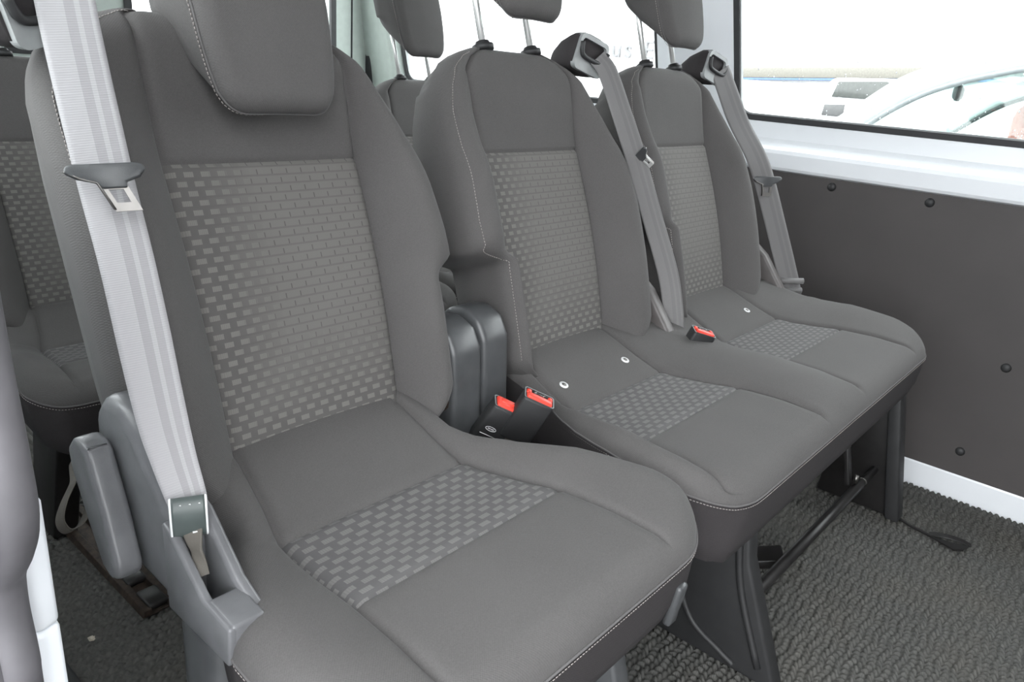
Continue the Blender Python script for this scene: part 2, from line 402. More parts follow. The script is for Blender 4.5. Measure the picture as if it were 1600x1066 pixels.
def make_headrest(parent, x0, lift, dy=0.0, dz=0.0, right_stitch=False):
    xf0 = back_xf(x0, dy, dz)
    xf = lambda q: xf0(np.array([q[0], q[1] + lift, q[2]]))
    def hw(v): return float(np.interp(v, [.338, .3395, .343, .35, .36, .375, .4, .45, .52, .55, .565, .572, .575], [.040, .048, .055, .062, .0670, .0705, .074, .0775, .078, .073, .063, .052, .043]))
    brk = lambda v: [-hw(v), -hw(v) * .5, hw(v) * .5, hw(v)]
    rows = [.338, .3388, .34, .342, .345, .349, .354, .36, .368, .378, .39, .41, .43, .455, .48, .505, .525, .54, .552, .561, .567, .571, .5735, .575]
    def height(k, a, x, v): return 0.060 - 0.10 * np.abs(x) ** 1.5 * 3 + 0.006 * np.sin((v - .338) / .237 * PI)
    p = Pad(brk, ['c', 'c', 'c'], rows, height, 0.016)
    p.kinds = ['p', 'p', 'p']
    p.ev = lambda k, a, v, P=p: _hr_ev(P, k, a, v)
    def under(q, dep):           # the underside climbs towards the back
        low = float(1 - sm(np.array(q[1]), .36, .47)); return q[1] + low * dep * 1.05
    sk = [lambda q: np.array([q[0] * 1.035, under(q, .006), q[2] - 0.006]), lambda q: np.array([q[0] * 1.09, under(q, .025), 0.020]),
          lambda q: np.array([q[0] * 1.11, under(q, .055), -0.008]), lambda q: np.array([q[0] * 1.08, under(q, .08), -0.028]), lambda q: np.array([q[0] * .85, under(q, .09), -0.036])]
    mo = p.build(xf, lambda k, v: 'm', {'m': ('headrest', FAB)}, sk, parent, 'm')
    b = [xf(q + np.array([math.copysign(0.0008, q[0]), 0, -0.001])) for q in p.ring]
    g = Geo(); g.add(*tube(b, 0.0011, 6, closed=True)); g.obj('piping', PIPE, mo)
    rr = p.ring; sel = [xf(q + np.array([-0.0022, 0, -0.004])) for q in rr if q[0] < -0.02 and q[1] < .56]
    sel.sort(key=lambda q: q[2] + (q[0] - x0) * 0.0); stitches(np.array(sel), mo)
    for sx in (-1, 1):
        a = xf(np.array([sx * .055, .452 - lift, -0.015])); c = xf(np.array([sx * .055, .50, -0.012]))
        g = Geo(); g.add(*tube([a - (c - a) * 0.05, c], 0.0052, 12)); g.obj('post', CHR, mo)
        e = xf(np.array([sx * .055, .449 - lift, -0.015])); f = xf(np.array([sx * .055, .462 - lift, -0.015]))
        g = Geo(); g.add(*tube([e, e + (f - e) * .6, e + (f - e) * .62, f], [.016, .016, .012, .010], 14)); g.obj('bushing', BLK, mo)
    return mo
def _hr_ev(s, k, a, v):
    B = np.array([s.brk(q) for q in v.ravel()]).reshape(v.shape + (-1,))
    x0 = np.take_along_axis(B, k[..., None], -1)[..., 0]; x1 = np.take_along_axis(B, k[..., None] + 1, -1)[..., 0]
    x = x0 + (x1 - x0) * a; t = s.height(k, a, x, v); d = np.clip(s.dist(x, v), 0, s.r)
    return x, v, t - (s.r - np.sqrt(np.maximum(s.r ** 2 - (s.r - d) ** 2, 0)))

def make_cushion(parent, xl, xr, wells, depth=1.0, y0=0.0, dz=0.0, name='cushion', rc=(.075, .075)):
    """seat pad; v = distance forward of the backrest. wells = centres of the seating wells"""
    v1 = 0.412
    def corner(v, r):
        return r * (1 - math.sqrt(max(0.0, 1 - (max(0, v - (v1 - r)) / r) ** 2)))
    fl_ = xl if callable(xl) else (lambda v: xl); fr_ = xr if callable(xr) else (lambda v: xr)
    cx = (fl_(.3) + fr_(.3)) / 2; hwid = (fr_(.3) - fl_(.3)) / 2
    def seam(v): return float(np.interp(v, [-.03, .03, .10, .148, .20, .265, .34, .412], [.104, .104, .104, .106, .124, .142, .147, .150]))
    def seam_l(v): return float(np.interp(v, [-.03, .03, .10, .148, .20, .265, .34, .412], [.112, .114, .126, .138, .140, .142, .147, .150]))
    def brk(v):
        L = [fl_(v) + corner(v, rc[0])]
        for i, w in enumerate(wells): L += [w - seam_l(v), w + seam(v)]
        R_ = fr_(v) - corner(v, rc[1])
        L.append(R_); L[1] = max(L[1], L[0] + .012); L[-2] = min(L[-2], R_ - .012)
        return L
    kinds = ['b'] + sum([['c', 'm'] for _ in wells], [])[:-1] + ['b']
    nk = len(kinds)
    def height(k, a, x, v):
        zc = np.interp(v, [-.03, .02, .05, .10, .135, .15, .18, .22, .265, .33, .39, .42], [.505, .500, .492, .473, .461, .4575, .455, .456, .4595, .462, .458, .455])
        bb = np.interp(v, [-.03, .03, .10, .16, .24, .32, .37, .40, .42], [.003, .004, .011, .023, .026, .017, .009, .001, .0])
        e = np.where(k == 0, 1 - a, a)
        bol = bb * np.sin(np.clip(e / 0.7, 0, 1) * PI / 2)
        mid = bb * np.sin(np.clip(a, 0, 1) * PI) ** 0.8
        kd = np.array([0 if q == 'b' else (1 if q == 'c' else 2) for q in kinds])[k]
        h = np.where(kd == 0, zc + bol, np.where(kd == 2, zc + mid, zc))
        return h
    rows = [-.03, -.02, 0, .02, .04, .06, .08, .1, .12, .134, .141, .1455, .148, .1505, .155, .165, .18, .2, .22, .24, .253, .259, .2625, .265, .2675, .271, .28, .295, .31, .325, .337, .347, .356, .364, .371, .377, .383, .388, .393, .397, .401, .404, .4065, .4085, .4101, .4113, .412]
    p = Pad(brk, kinds, rows, height, 0.030, seams_v=(.148, .265)); p.fade = lambda v: 1 - sm(v, .385, .408)
    reg = lambda k, v: ('ins' if .148 < v < .265 else 'pl') if kinds[k] == 'c' else 'pl'
    def sk(dep, inn):
        return lambda q: np.array([cx + (q[0] - cx) * (1 - inn / hwid), min(q[1], v1 - inn * max(0, min(1, q[1] / .2))), q[2] - dep])
    skirt = [lambda q: np.array([q[0], q[1], q[2] - .008])] + [sk(.03, .004), sk(.06, .008), sk(.085, .016), sk(.098, .034)]
    xf = lambda q: np.array([q[0], y0 - q[1] * depth, q[2] + dz])
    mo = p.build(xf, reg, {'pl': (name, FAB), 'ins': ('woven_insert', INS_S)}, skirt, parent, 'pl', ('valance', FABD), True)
    nc_ = next(i for i in range(1, len(p.ring)) if p.ring[i][1] > -.03) ; R_ = [q for q in p.ring[nc_:] if q[1] > .10][::-1]
    path = []
    for q in R_:
        z = xf(q + np.array([0, 0.0007, 0.001]))
        if not path or np.linalg.norm(path[-1] - z) > 0.002: path.append(z)
    g = Geo(); g.add(*tube(path, 0.0013, 6)); g.obj('piping', PIPE, mo)
    low = [z + np.array([0, -.0006, -.0045]) for z in path]
    stitches(np.array(low), mo)
    return p, mo, xf

# ================================================================== STRUCTURE
XW, XN, YR, YF, ZR = 1.041, -0.86, 1.75, -2.70, 1.62
def quad_grid(xs, ys, hf):
    X, Y = np.meshgrid(xs, ys); Z = hf(X, Y); V = np.stack([X, Y, Z], -1).reshape(-1, 3); nx = len(xs); ny = len(ys)
    i = np.arange(nx - 1); j = np.arange(ny - 1); I, J = np.meshgrid(i, j); a = (J * nx + I).ravel()
    F = np.stack([a, a + 1, a + nx + 1, a + nx], -1); return V, F
def carpet_h(X, Y):
    py, px = 0.0125, 0.0125
    yy = Y + 0.0022 * np.sin(X * 2 * PI / 0.062 + 5 * Y)
    r = np.floor(yy / py); fy = yy / py - r
    sh = np.where(np.mod(r, 2) < 1, 0.85, -0.85) * (fy - .5)
    c = X / px + sh + np.sin(r * 12.9898) * 0.12; ic = np.floor(c); fx = c - ic
    am = 0.82 + 0.18 * np.sin(ic * 7.13 + r * 3.7)
    lump = (1 - np.abs(2 * fy - 1) ** 3.0) * (1 - 0.9 * np.abs(2 * fx - 1) ** 3.0)
    dense = (X > -0.72) & (Y < 1.02) & (Y > -1.02)
    n = 0.0004 * np.sin(X * 2100 + Y * 900) * np.sin(Y * 1900)
    return np.where(dense, 0.0105 * lump * am + n - 0.0105, -0.004)
xs = np.r_[XN, np.arange(-0.72, XW - 0.004, 0.0025), XW]; ys = np.r_[YF, np.arange(-1.02, 1.02, 0.0025), YR]
V, F = quad_grid(xs, ys, carpet_h)
m, nt, b = new_mat('ribbed_loop_carpet')
cc = ramp(nt, noise(nt, 160, 3), [(0.3, (0.078, 0.078, 0.075)), (0.7, (0.122, 0.120, 0.113))])
cc = mixc(nt, ramp(nt, noise(nt, 6, 4), [(0.45, (0, 0, 0)), (0.8, (0.35, 0.35, 0.35))]), cc, (0.12, 0.108, 0.09))
nt.links.new(cc, b.inputs['Base Color']); b.inputs['Roughness'].default_value = 0.95; b.inputs['Specular IOR Level'].default_value = 0.15
bump(nt, b, noise(nt, 1400, 3), 0.4, 0.0008)
me = bpy.data.meshes.new('floor'); me.from_pydata(V.tolist(), [], F.tolist()); me.update(); me.materials.append(m)
me.polygons.foreach_set('use_smooth', [True] * len(me.polygons))
fl = bpy.data.objects.new('floor', me); COL.objects.link(fl); struct(fl, 'dark grey ribbed loop carpet on the van floor')

# far side wall: rail under the windows, posts, kick strip, board
def wall_band(name, prof, y0, y1, mat):
    """profile (x,z) swept along y"""
    V = [(x, y0, z) for x, z in prof] + [(x, y1, z) for x, z in prof]; n = len(prof)
    F = [(i, i + 1, n + i + 1, n + i) for i in range(n - 1)]
    return mobj(name, V, F, mat, None, False)
wr = Geo()
prof = [(1.10, .67), (1.052, .67), (1.040, .700), (1.030, .704), (1.026, .711), (1.026, .744), (1.030, .753), (1.040, .760), (1.056, .768), (1.064, .778), (1.066, .800), (1.068, .826), (1.10, .834)]
n = len(prof)
ysw = [YF, YR]
wr.add([(x, YF, z) for x, z in prof] + [(x, YR, z) for x, z in prof], [(i, i + 1, n + i + 1, n + i) for i in range(n - 1)])
wall = wr.obj('wall_right', WHT, None, False); struct(wall, 'white painted steel rail of the far side wall below the windows')
for p_ in wall.data.polygons: p_.use_smooth = False
g = Geo(); g.add(*rbox((1.09, (YF + YR) / 2, .33), (.06, YR - YF, .70), 0)); o = g.obj('outer_skin', WHT, wall, False)
def lean(v):
    return [(x - .15 * max(0, z - .82), y + .12 * max(0, z - .82), z) for x, y, z in v]
# pillars between windows
g = Geo(); g.add(*extrude([(1.085, .235), (1.070, .245), (1.052, .30), (1.036, .335), (1.036, .410), (1.052, .435), (1.066, .480), (1.085, .495)], 'z', .80, ZR, .004)); g.v = lean(g.v); g.obj('window_post', WHT, wall)
g = Geo(); g.add(*extrude([(1.085, 1.56), (1.05, 1.575), (1.036, 1.60), (1.036, 1.74), (1.085, 1.74)], 'z', .79, ZR, .004)); g.v = lean(g.v); g.obj('corner_post', WHG, wall)
g = Geo(); g.add(*rbox((1.03, 0, 1.56), (.12, YR - YF, .16), 0)); g.obj('roof_rail', WHT, wall)
def side_window(name, y0, y1, z0, z1, label, gl=GLS):
    y0, y1 = min(y0, y1), max(y0, y1)
    fr = Geo(); fr.add(*ring_plate(rrect(y0 - .016, y1 + .016, z0 - .014, z1 + .014, .05), rrect(y0, y1, z0, z1, .035), 'x', 1.066, 1.084)); fr.v = lean(fr.v)
    o = fr.obj(name, RUB, None, False); struct(o, label)
    p2 = Geo(); p2.add(*ring_plate(rrect(y0, y1, z0, z1, .035), rrect(y0 + .004, y1 - .004, z0 + .004, z1 - .004, .031), 'x', 1.070, 1.082)); p2.v = lean(p2.v); p2.obj('inner_lip', LTGP, o, False)
    a = Geo(); pts = rrect(y0 - .004, y1 + .004, z0 - .004, z1 + .004, .04)
    a.add(lean([(1.079, y, z) for y, z in pts]), [tuple(range(len(pts)))]); gp = a.obj('pane', gl, o, False); gp['label'] = 'clear glass pane'
    return o
w1 = side_window('window_1', -1.30, .238, .832, 1.46, 'large side window with black rubber gasket beside the far seat')
w2 = side_window('window_2', .490, 1.555, .832, 1.46, 'side window behind the seat row, washed out white')
# raindrops on the side window
g = Geo()
for k in range(240):
    y = random.uniform(-.5, .2); z = .835 + .16 * random.random() ** 1.6; r = random.uniform(.0006, .0017)
    bm = bmesh.new(); bmesh.ops.create_icosphere(bm, subdivisions=1, radius=r); bmesh.ops.scale(bm, vec=(.5, 1, 1.5), verts=bm.verts); bmesh.ops.translate(bm, vec=lean([(1.0785, y, z)])[0], verts=bm.verts); g.add(*bm_out(bm))
DROP = plain('water_drop', (0.9, 0.92, 0.95), 0.05, var=0.02)
o = g.obj('raindrops', DROP, w1); o['kind'] = 'stuff'
# lower wall board with studs and kick strip
g = Geo(); g.add(*rbox((1.046, -.45, .382), (.012, 2.9, .648), .001)); bd = g.obj('wall_panel', BOARD, wall, False); bd['label'] = 'dark grey hardboard lining'
for y, z in ((-.047, .681), (-.272, .679), (-.512, .345), (-.474, .118), (-.50, .679), (-.15, .118), (-.80, .118), (.20, .4), (-.76, .679)):
    bm = bmesh.new(); bmesh.ops.create_uvsphere(bm, u_segments=14, v_segments=8, radius=.0108); bmesh.ops.scale(bm, vec=(.62, 1, 1), verts=bm.verts); bmesh.ops.translate(bm, vec=(1.040, y, z), verts=bm.verts)
    g = Geo(); g.add(*bm_out(bm)); g.obj('stud', BLK, bd)
g = Geo(); g.add(*extrude([(1.06, -.01), (1.040, -.01), (1.0385, .0), (1.0385, .054), (1.041, .060), (1.06, .060)], 'y', YF, YR, 0)); struct(g.obj('baseboard_right', WHT, None, False), 'white painted steel kick strip along the far wall')
# rear doors
g = Geo()
for x0, x1 in ((XN, -.70), (.045, .145), (.87, 1.02)):
    g.add(*rbox(((x0 + x1) / 2, YR + .02, 1.15), (x1 - x0, .04, .70), .003))
g.add(*rbox(((XN + 1.02) / 2, YR + .02, .40), (1.02 - XN, .04, .88), .003)); g.add(*rbox(((XN + 1.02) / 2, YR + .02, 1.54), (1.02 - XN, .04, .16), .003))
rw = g.obj('wall_rear', WHG, None, False); struct(rw, 'pale trim of the closed rear doors')
g = Geo(); g.add(*rbox((.952, YR - .002, 1.10), (.004, .006, .56), .001)); g.obj('door_seam', RUB, rw)
g = Geo(); g.add(*rbox((1.033, YR + .0, .9), (.026, .05, 1.1), .006)); g.obj('door_seal', RUB, rw)
for k, (x0, x1) in enumerate(((-.70, .045), (.145, .87))):
    fr = Geo(); fr.add(*ring_plate(rrect(x0 - .01, x1 + .01, .835, 1.47, .05), rrect(x0 + .012, x1 - .012, .855, 1.45, .04), 'y', YR - .006, YR + .006)); o = fr.obj('window_%d' % (k + 3), RUB, None, False)
    struct(o, ('left', 'right')[k] + ' rear door window, washed out white')
    a = Geo(); pts = rrect(x0, x1, .845, 1.46, .04); a.add([(x, YR + .002, z) for x, z in pts], [tuple(range(len(pts)))]); a.obj('pane', GLS, o, False)
# roof and near side wall with window, behind the open sliding door
g = Geo(); g.add(*rbox(((XN + 1.10) / 2, (YF + YR) / 2, ZR + .03), (1.10 - XN, YR - YF, .05), .01)); struct(g.obj('ceiling', ROOF, None, False), 'pale headliner')
g = Geo(); g.add(*rbox((XN - .02, .74, .40), (.04, 1.96, .84), .004)); g.add(*rbox((XN - .02, .74, 1.54), (.04, 1.96, .16), .004))
for y0, y1 in ((-.24, -.10), (.55, 1.72)): g.add(*rbox((XN - .02, (y0 + y1) / 2, 1.15), (.04, y1 - y0, .70), .004))  # aft bay of this unseen wall left solid to dim the row behind
lw = g.obj('wall_left', WHT, None, False); struct(lw, 'near side wall behind the sliding door')
g = Geo(); g.add(*rbox((.09, -1.62, .66), (1.88, .05, 1.32), .01)); g.add(*rbox((.09, YF - .03, .40), (1.9, .06, .95), .01)); struct(g.obj('wall_front_blocker', BOARD, None, False), 'unseen dark partition and front wall, added to block light from ahead')  # added out of view to cut the light from the front
g = Geo(); g.add(*rbox((XN - .02, -2.16, .40), (.04, 1.04, .84), .004)); g.add(*rbox((XN - .02, -2.16, 1.54), (.04, 1.04, .16), .004)); g.add(*rbox((XN - .02, -1.66, 1.15), (.04, .08, .70), .004)); g.obj('front_door', WHT, lw, False)
for k, (y0, y1) in enumerate(((-.10, .55),)):
    a = Geo(); a.add([(XN - .02, y, z) for y, z in ((y0, .82), (y1, .82), (y1, 1.46), (y0, 1.46))], [(0, 1, 2, 3)]); struct(a.obj('window_%d' % (k + 5), GLS, None, False), 'glass pane of the near side wall behind the door')
# door aperture at the left of the picture: painted pillar and grey weatherstrip
g = Geo(); g.add(*extrude([(-.875, -.275), (-.842, -.292), (-.828, -.288), (-.818, -.284), (-.815, -.23), (-.875, -.22)], 'z', .669, ZR, .004)); g.v = [(x, y + .012 * min(1, max(0, (z - .66) / .03)), z) for x, y, z in g.v]
pl = g.obj('trim_1', WHT); struct(pl, 'white painted door pillar beside the weatherstrip')
g = Geo(); g.add(*extrude([(-.875, -.275), (-.842, -.292), (-.828, -.300), (-.818, -.296), (-.815, -.23), (-.875, -.22)], 'z', .591, .668, .003)); g.obj('pillar_section', WHT, pl)
g = Geo(); g.add(*extrude([(-.875, -.275), (-.842, -.292), (-.828, -.300), (-.818, -.296), (-.815, -.23), (-.875, -.22)], 'z', .0, .590, .003)); g.obj('pillar_section', WHT, pl)
path = [(-.845, -.330, 1.45), (-.845, -.330, 1.0), (-.845, -.335, .86), (-.845, -.338, .80), (-.845, -.341, .76), (-.845, -.346, .72), (-.845, -.346, .69), (-.845, -.330, .665), (-.845, -.313, .645), (-.845, -.308, .62), (-.845, -.312, .59), (-.845, -.310, .55), (-.845, -.308, .3), (-.845, -.308, .02)]
g = Geo(); g.add(*tube(cat_rom(path, 6), .0112, 16)); sl = g.obj('trim_2', RUBG); struct(sl, 'grey rubber weatherstrip of the sliding door opening')
g = Geo(); p2 = [(x - .012, y - .001, z) for x, y, z in path]; g.add(*tube(cat_rom(p2, 6), .0085, 12)); g.obj('seal_lip', RUBG, sl)
# dark sill plate with rubbed print beside the pillar
g = Geo(); g.add(*rbox((-.70, .05, .012), (.12, .80, .034), .008)); sp = g.obj('trim_3', BLK); struct(sp, 'black plastic step edge on the floor beside the pillar')

# ================================================================== SEATS
SX = -0.452
single = empty('folding_seat', (SX, 0, 0), 'nearest dark grey seat, a single one with its headrest pushed right down', 'seat')
p_s, bk_s = make_backrest(single, 0.0, 0.0, 0.028, wide=True)
make_headrest(single, 0.0, 0.0)
c_s, cu_s, _ = make_cushion(single, lambda v: float(np.interp(v, [0, .12, .16, .20, .25, .36], [-.168, -.174, -.206, -.232, -.245, -.249])), lambda v: float(np.interp(v, [0, .11, .15, .22, .30, .36], [.136, .140, .164, .208, .242, .262])), [0.0], rc=(.075, .095))
# bench of two
bench = empty('bench_seat', (0, 0, 0), 'double dark grey seat bench with raised headrests between the single seat and wall', 'seat')
p_b1, bk1 = make_backrest(bench, 0.0, 0.055, 0.0)
p_b2, bk2 = make_backrest(bench, 0.45, 0.04, 0.0)
make_headrest(bench, 0.0, 0.142)
make_headrest(bench, 0.45, 0.135)
c_b, cu_b, xfb = make_cushion(bench, lambda v: float(np.interp(v, [0, .12, .17, .24, .30], [-.135, -.142, -.165, -.188, -.198])), .745, [0.0, 0.462], rc=(.10, .085))

# child-seat anchor buttons
for x, z in ((-.096, 0), (.064, 0), (.462 + .052, 0)):
    k = 1 if x < .2 else 3
    w = 0.0 if x < .2 else .462
    xx, vv, tt = c_b.ev(np.array([k]), np.array([(x - w + .126) / .230]), np.array([.104])); q = xfb(np.array([xx[0], vv[0], tt[0]]))
    nn = np.array([0, -.36, .93]); g = Geo(); g.add(*tube([q - nn * .002, q + nn * .0014], .0068, 14)); o = g.obj('anchor_button', WMARK, cu_b)
    g = Geo(); g.add(*tube([q + nn * .0008, q + nn * .0018], .0038, 6)); g.obj('button_emblem', STL, cu_b)
# bolster panel seam on the left side of the two bench backs
# ---- bench legs
def prism_leg(name, poly, x0, x1, mat, parent, bev=.006):
    g = Geo(); g.add(*extrude(poly, 'x', x0, x1, bev)); return g.obj(name, mat, parent)
lg = prism_leg('leg', [(-.20, .375), (-.325, .375), (-.335, .30), (-.352, .20), (-.432, .0), (-.205, .0), (-.225, .12), (-.215, .25)], .098, .132, BLK, bench)
rb = Geo(); rb.add(*tube(cat_rom([(.098, -.318, .36), (.097, -.326, .27), (.097, -.345, .16), (.097, -.398, .03)], 6), .006, 8)); rb.obj('rib', BLK, lg)
rb = Geo(); rb.add(*tube(cat_rom([(.098, -.238, .24), (.097, -.242, .13), (.097, -.275, .055), (.097, -.33, .025), (.097, -.36, .012)], 6), .0055, 8)); rb.obj('rib', BLK, lg)
lg2 = prism_leg('leg', [(-.18, .36), (-.335, .36), (-.345, .25), (-.418, .0), (-.235, .0), (-.245, .16)], .815, .838, BLKS, bench, .003)
g = Geo(); g.add(*extrude([(-.325, .36), (-.352, .36), (-.425, .0), (-.395, .0)], 'x', .800, .842, .004)); g.obj('front_flange', BLK, lg2)
for y, z in ((-.27, .20), (-.285, .185), (-.30, .24)):
    g = Geo(); g.add(*tube([(.806, y, z), (.816, y, z)], .006, 10)); g.obj('bolt', STL, lg2)
g = Geo(); g.add(*tube([(.13, -.352, .118), (.70, -.349, .103), (.72, -.349, .1025), (.818, -.348, .099)], [.0105, .0105, .008, .008], 14)); xb = g.obj('cross_bar', BLKS, bench)
g = Geo(); g.add(*tube([(.13, -.344, .106), (.66, -.341, .092)], .003, 6)); g.obj('bar_lip', STL, xb)
g = Geo(); g.add(*tube([(.722, -.349, .1025), (.726, -.349, .1025)], .0095, 12)); g.obj('bar_collar', STL, xb)
g = Geo(); g.add(*tube([(.80, -.348, .099), (.818, -.348, .099)], .008, 12)); g.obj('bar_nut', STL, xb)
g = Geo(); g.add(*rbox((.690, -.30, .225), (.022, .012, .245), .003, rot=Matrix.Rotation(math.radians(-16), 4, 'X') @ Matrix.Rotation(math.radians(8), 4, 'Y'))); st = g.obj('strut', BLKS, bench)
g = Geo(); g.add(*tube([(.676, -.345, .118), (.676, -.345, .135)], .005, 8)); g.obj('strut_pin', STL, st)
g = Geo(); g.add(*rbox((.262, -.245, .075), (.05, .22, .018), .003, rot=Matrix.Rotation(math.radians(30), 4, 'Z') @ Matrix.Rotation(math.radians(-14), 4, 'X'))); g.obj('floor_bracket', BLKS, bench)
g = Geo(); g.add(*rbox((.27, -.20, .36), (.90, .30, .02), .004)); g.obj('seat_pan', BLKS, bench)
g = Geo(); g.add(*extrude([(.06, .36), (-.05, .36), (.02, .0), (.25, .0)], 'x', .10, .13, .004)); g.obj('rear_leg', BLKS, bench)
g = Geo(); g.add(*extrude([(.06, .36), (-.05, .36), (.02, .0), (.25, .0)], 'x', .80, .83, .004)); g.obj('rear_leg', BLKS, bench)
# back-frame posts seen between the two bench backs and at the wall
for xx in (.222, .712):
    g = Geo(); g.add(*extrude([(.02, .44), (-.120, .452), (-.088, .495), (-.045, .550), (-.015, .572), (.04, .572)], 'x', xx - .012, xx + .014, .005)); o = g.obj('hinge_cover', HINGE, bench)
# ---- hinge covers between single seat and bench
def hinge_cover(parent, off, x0, x1, ytop, z1, z0, mat, name='hinge_cover'):
    prof = [(ytop + .10, z0), (ytop + .10, z1 - .03), (ytop + .075, z1 - .006), (ytop + .045, z1), (ytop + .018, z1 - .010), (ytop + .003, z1 - .035), (ytop, z1 - .07), (ytop - .012, z0)]
    g = Geo(); g.add(*extrude([(a, b) for a, b in prof], 'x', x0, x1, .009, 3)); return g.obj(name, mat, parent, off=off)
hinge_cover(bench, (0, 0, 0), -.222, -.170, -.060, .588, .34, GRYP)
hinge_cover(single, (SX, 0, 0), -.284, -.230, -.066, .584, .34, GRYP)
g = Geo(); g.add(*tube([(-.300, -.045, .478), (-.262, -.050, .482)], .012, 10)); g.obj('hinge_pivot', RUST, single, off=(SX, 0, 0))
# ---- single seat: side cover, lever, anchor housing
sc = Geo(); sc.add(*extrude([(-.165, .446), (-.168, .522), (-.095, .590), (-.072, .604), (-.040, .602), (-.022, .580), (-.018, .52), (-.085, .450)], 'x', -.694, -.660, .012, 3))
sco = sc.obj('side_cover', GRYC, single, off=(SX, 0, 0))
lev = [(-.060, .570), (-.068, .5635), (-.090, .515), (-.106, .470), (-.104, .458), (-.092, .452), (-.075, .458), (-.052, .495), (-.030, .535), (-.026, .556), (-.040, .570)]
g = Geo(); g.add(*extrude(lev, 'x', -.720, -.696, .006, 3)); hl = g.obj('recline_lever', GRYC, single, off=(SX, 0, 0))
lc = [(-.066 + (y + .066) * .86, .513 + (z - .513) * .88) for y, z in lev]
g = Geo(); g.add(*extrude(lc, 'x', -.7222, -.7195, .0008, 1)); g.obj('lever_cap', GRYC, hl)
lc = [(-.062 + (y + .062) * 1.02, .513 + (z - .513) * 1.03) for y, z in lev]
g = Geo(); g.add(*extrude(lc, 'x', -.6970, -.6935, 0)); g.obj('lever_gap_shade', BLKS, hl)  # black plate stands in for the shade between lever and cover
# housing with a slot for the belt end: outer walls around an open well
hs = Geo()
hs.add(*extrude([(-.246, .447), (-.249, .483), (-.210, .488), (-.164, .5255), (-.150, .530), (-.150, .447)], 'x', -.6985, -.690, .0025))
hs.add(*extrude([(-.238, .447), (-.240, .480), (-.210, .494), (-.164, .536), (-.130, .548), (-.130, .447)], 'x', -.672, -.660, .004))
hs.add(*extrude([(-.246, .447), (-.249, .484), (-.2125, .489), (-.209, .447)], 'x', -.6955, -.667, .003))
hs.add(*rbox((-.684, -.18, .451), (.016, .09, .006), 0))
hso = hs.obj('anchor_housing', GRYC, single, off=(SX, 0, 0))
g = Geo(); g.add(*tube([(-.692, -.196, .489), (-.671, -.198, .490)], .0060, 14)); g.obj('anchor_roller', STL, hso)
# cylinder leg below the housing
lgs = Geo(); lgs.add(*rbox((-.662, -.165, .22), (.050, .062, .43), .016, 3)); lgo = lgs.obj('leg', GRYP, single, off=(SX, 0, 0))
g = Geo(); g.add(*tube([(-.689, -.160, .405), (-.6855, -.160, .405)], .017, 24)); g.obj('leg_plug', GRYP, lgo)
lgs = Geo(); lgs.add(*extrude([(-.20, .37), (-.30, .37), (-.42, .0), (-.24, .0)], 'x', -.275, -.245, .006)); lgs.obj('leg', GRYP, single, off=(SX, 0, 0))
for xx in (-.56, -.30):
    g = Geo(); g.add(*extrude([(.06, .36), (-.05, .36), (.02, .0), (.10, .0)], 'x', xx - .012 + .03, xx + .012 + .03, .004)); g.obj('rear_leg', BLKS, single, off=(SX, 0, 0))
g = Geo(); g.add(*rbox((SX, -.18, .36), (.38, .32, .02), .004)); g.obj('seat_pan', BLKS, single, off=(SX, 0, 0))
g = Geo(); g.add(*rbox((-.275, -.405, .365), (.018, .010, .055), .004, rot=Matrix.Rotation(math.radians(8), 4, 'X'))); g.obj('pull_tab', GRYP, single, off=(SX, 0, 0))

# ---- belts
def belt_guide(name, c, ax, sx, label, mat_shell=FABD):
    """shoulder guide: fabric-clad hump with a pale bezel and slot; ax = inward x sign"""
    e = empty(name, c, label, 'belt guide')
    g = Geo()
    for i, (d, w, h, z) in enumerate(((0, .036, .030, 0), (.03, .034, .027, -.002), (.06, .026, .018, -.008), (.08, .014, .008, -.014))): pass
    V = []; F = []; rings = [(-.002, .036, .030, .000), (.02, .036, .030, -.001), (.045, .031, .025, -.006), (.068, .022, .016, -.013), (.085, .008, .006, -.02)]
    nseg = 20
    for d, w, h, z in rings:
        for k in range(nseg):
            a = 2 * PI * k / nseg; ca, sa = math.cos(a), math.sin(a); q = (abs(ca) ** 4 + abs(sa) ** 4) ** -0.25
            V.append((w * ca * q, d, h * sa * q + z))
    for r in range(len(rings) - 1):
        for k in range(nseg): F.append((r * nseg + k, r * nseg + (k + 1) % nseg, (r + 1) * nseg + (k + 1) % nseg, (r + 1) * nseg + k))
    F.append(tuple(range(nseg))[::-1]); F.append(tuple((len(rings) - 1) * nseg + k for k in range(nseg)))
    rot = np.array(Matrix.Rotation(sx, 3, 'Z') @ Matrix.Rotation(math.radians(16 * ax), 3, 'Y'))
    mobj('shell', [rot @ np.array(v) for v in V], F, mat_shell, e)
    g = Geo(); g.add(*ring_plate(rrect(-.033, .033, -.030, .027, .010), rrect(-.028, .028, -.008, .020, .007), 'y', -.008, .002))
    mobj('bezel', [rot @ np.array(v) for v in g.v], g.f, LTGP, e, False)
    g = Geo(); g.add(*tube(cat_rom([(-.030, -.011, .012), (-.026, -.012, -.004), (-.016, -.0125, -.009), (.016, -.0125, -.009), (.026, -.012, -.004), (.030, -.011, .012)], 4), .004, 8))
    mobj('slot_lip', [rot @ np.array(v) for v in g.v], g.f, BLK, e)
    return e
belt_guide('belt_guide', (.165, .100, .925), 1, math.radians(-12), 'dark hump with pale belt slot on the shoulder of the middle seat')
belt_guide('belt_guide', (.630, .112, .930), 1, math.radians(-10), 'dark hump with pale belt slot on the window seat shoulder by the pillar')
belt_guide('belt_guide', (-.672, .055, .912), -1, math.radians(14), 'belt guide with grey bezel at top left, on the nearest seat')

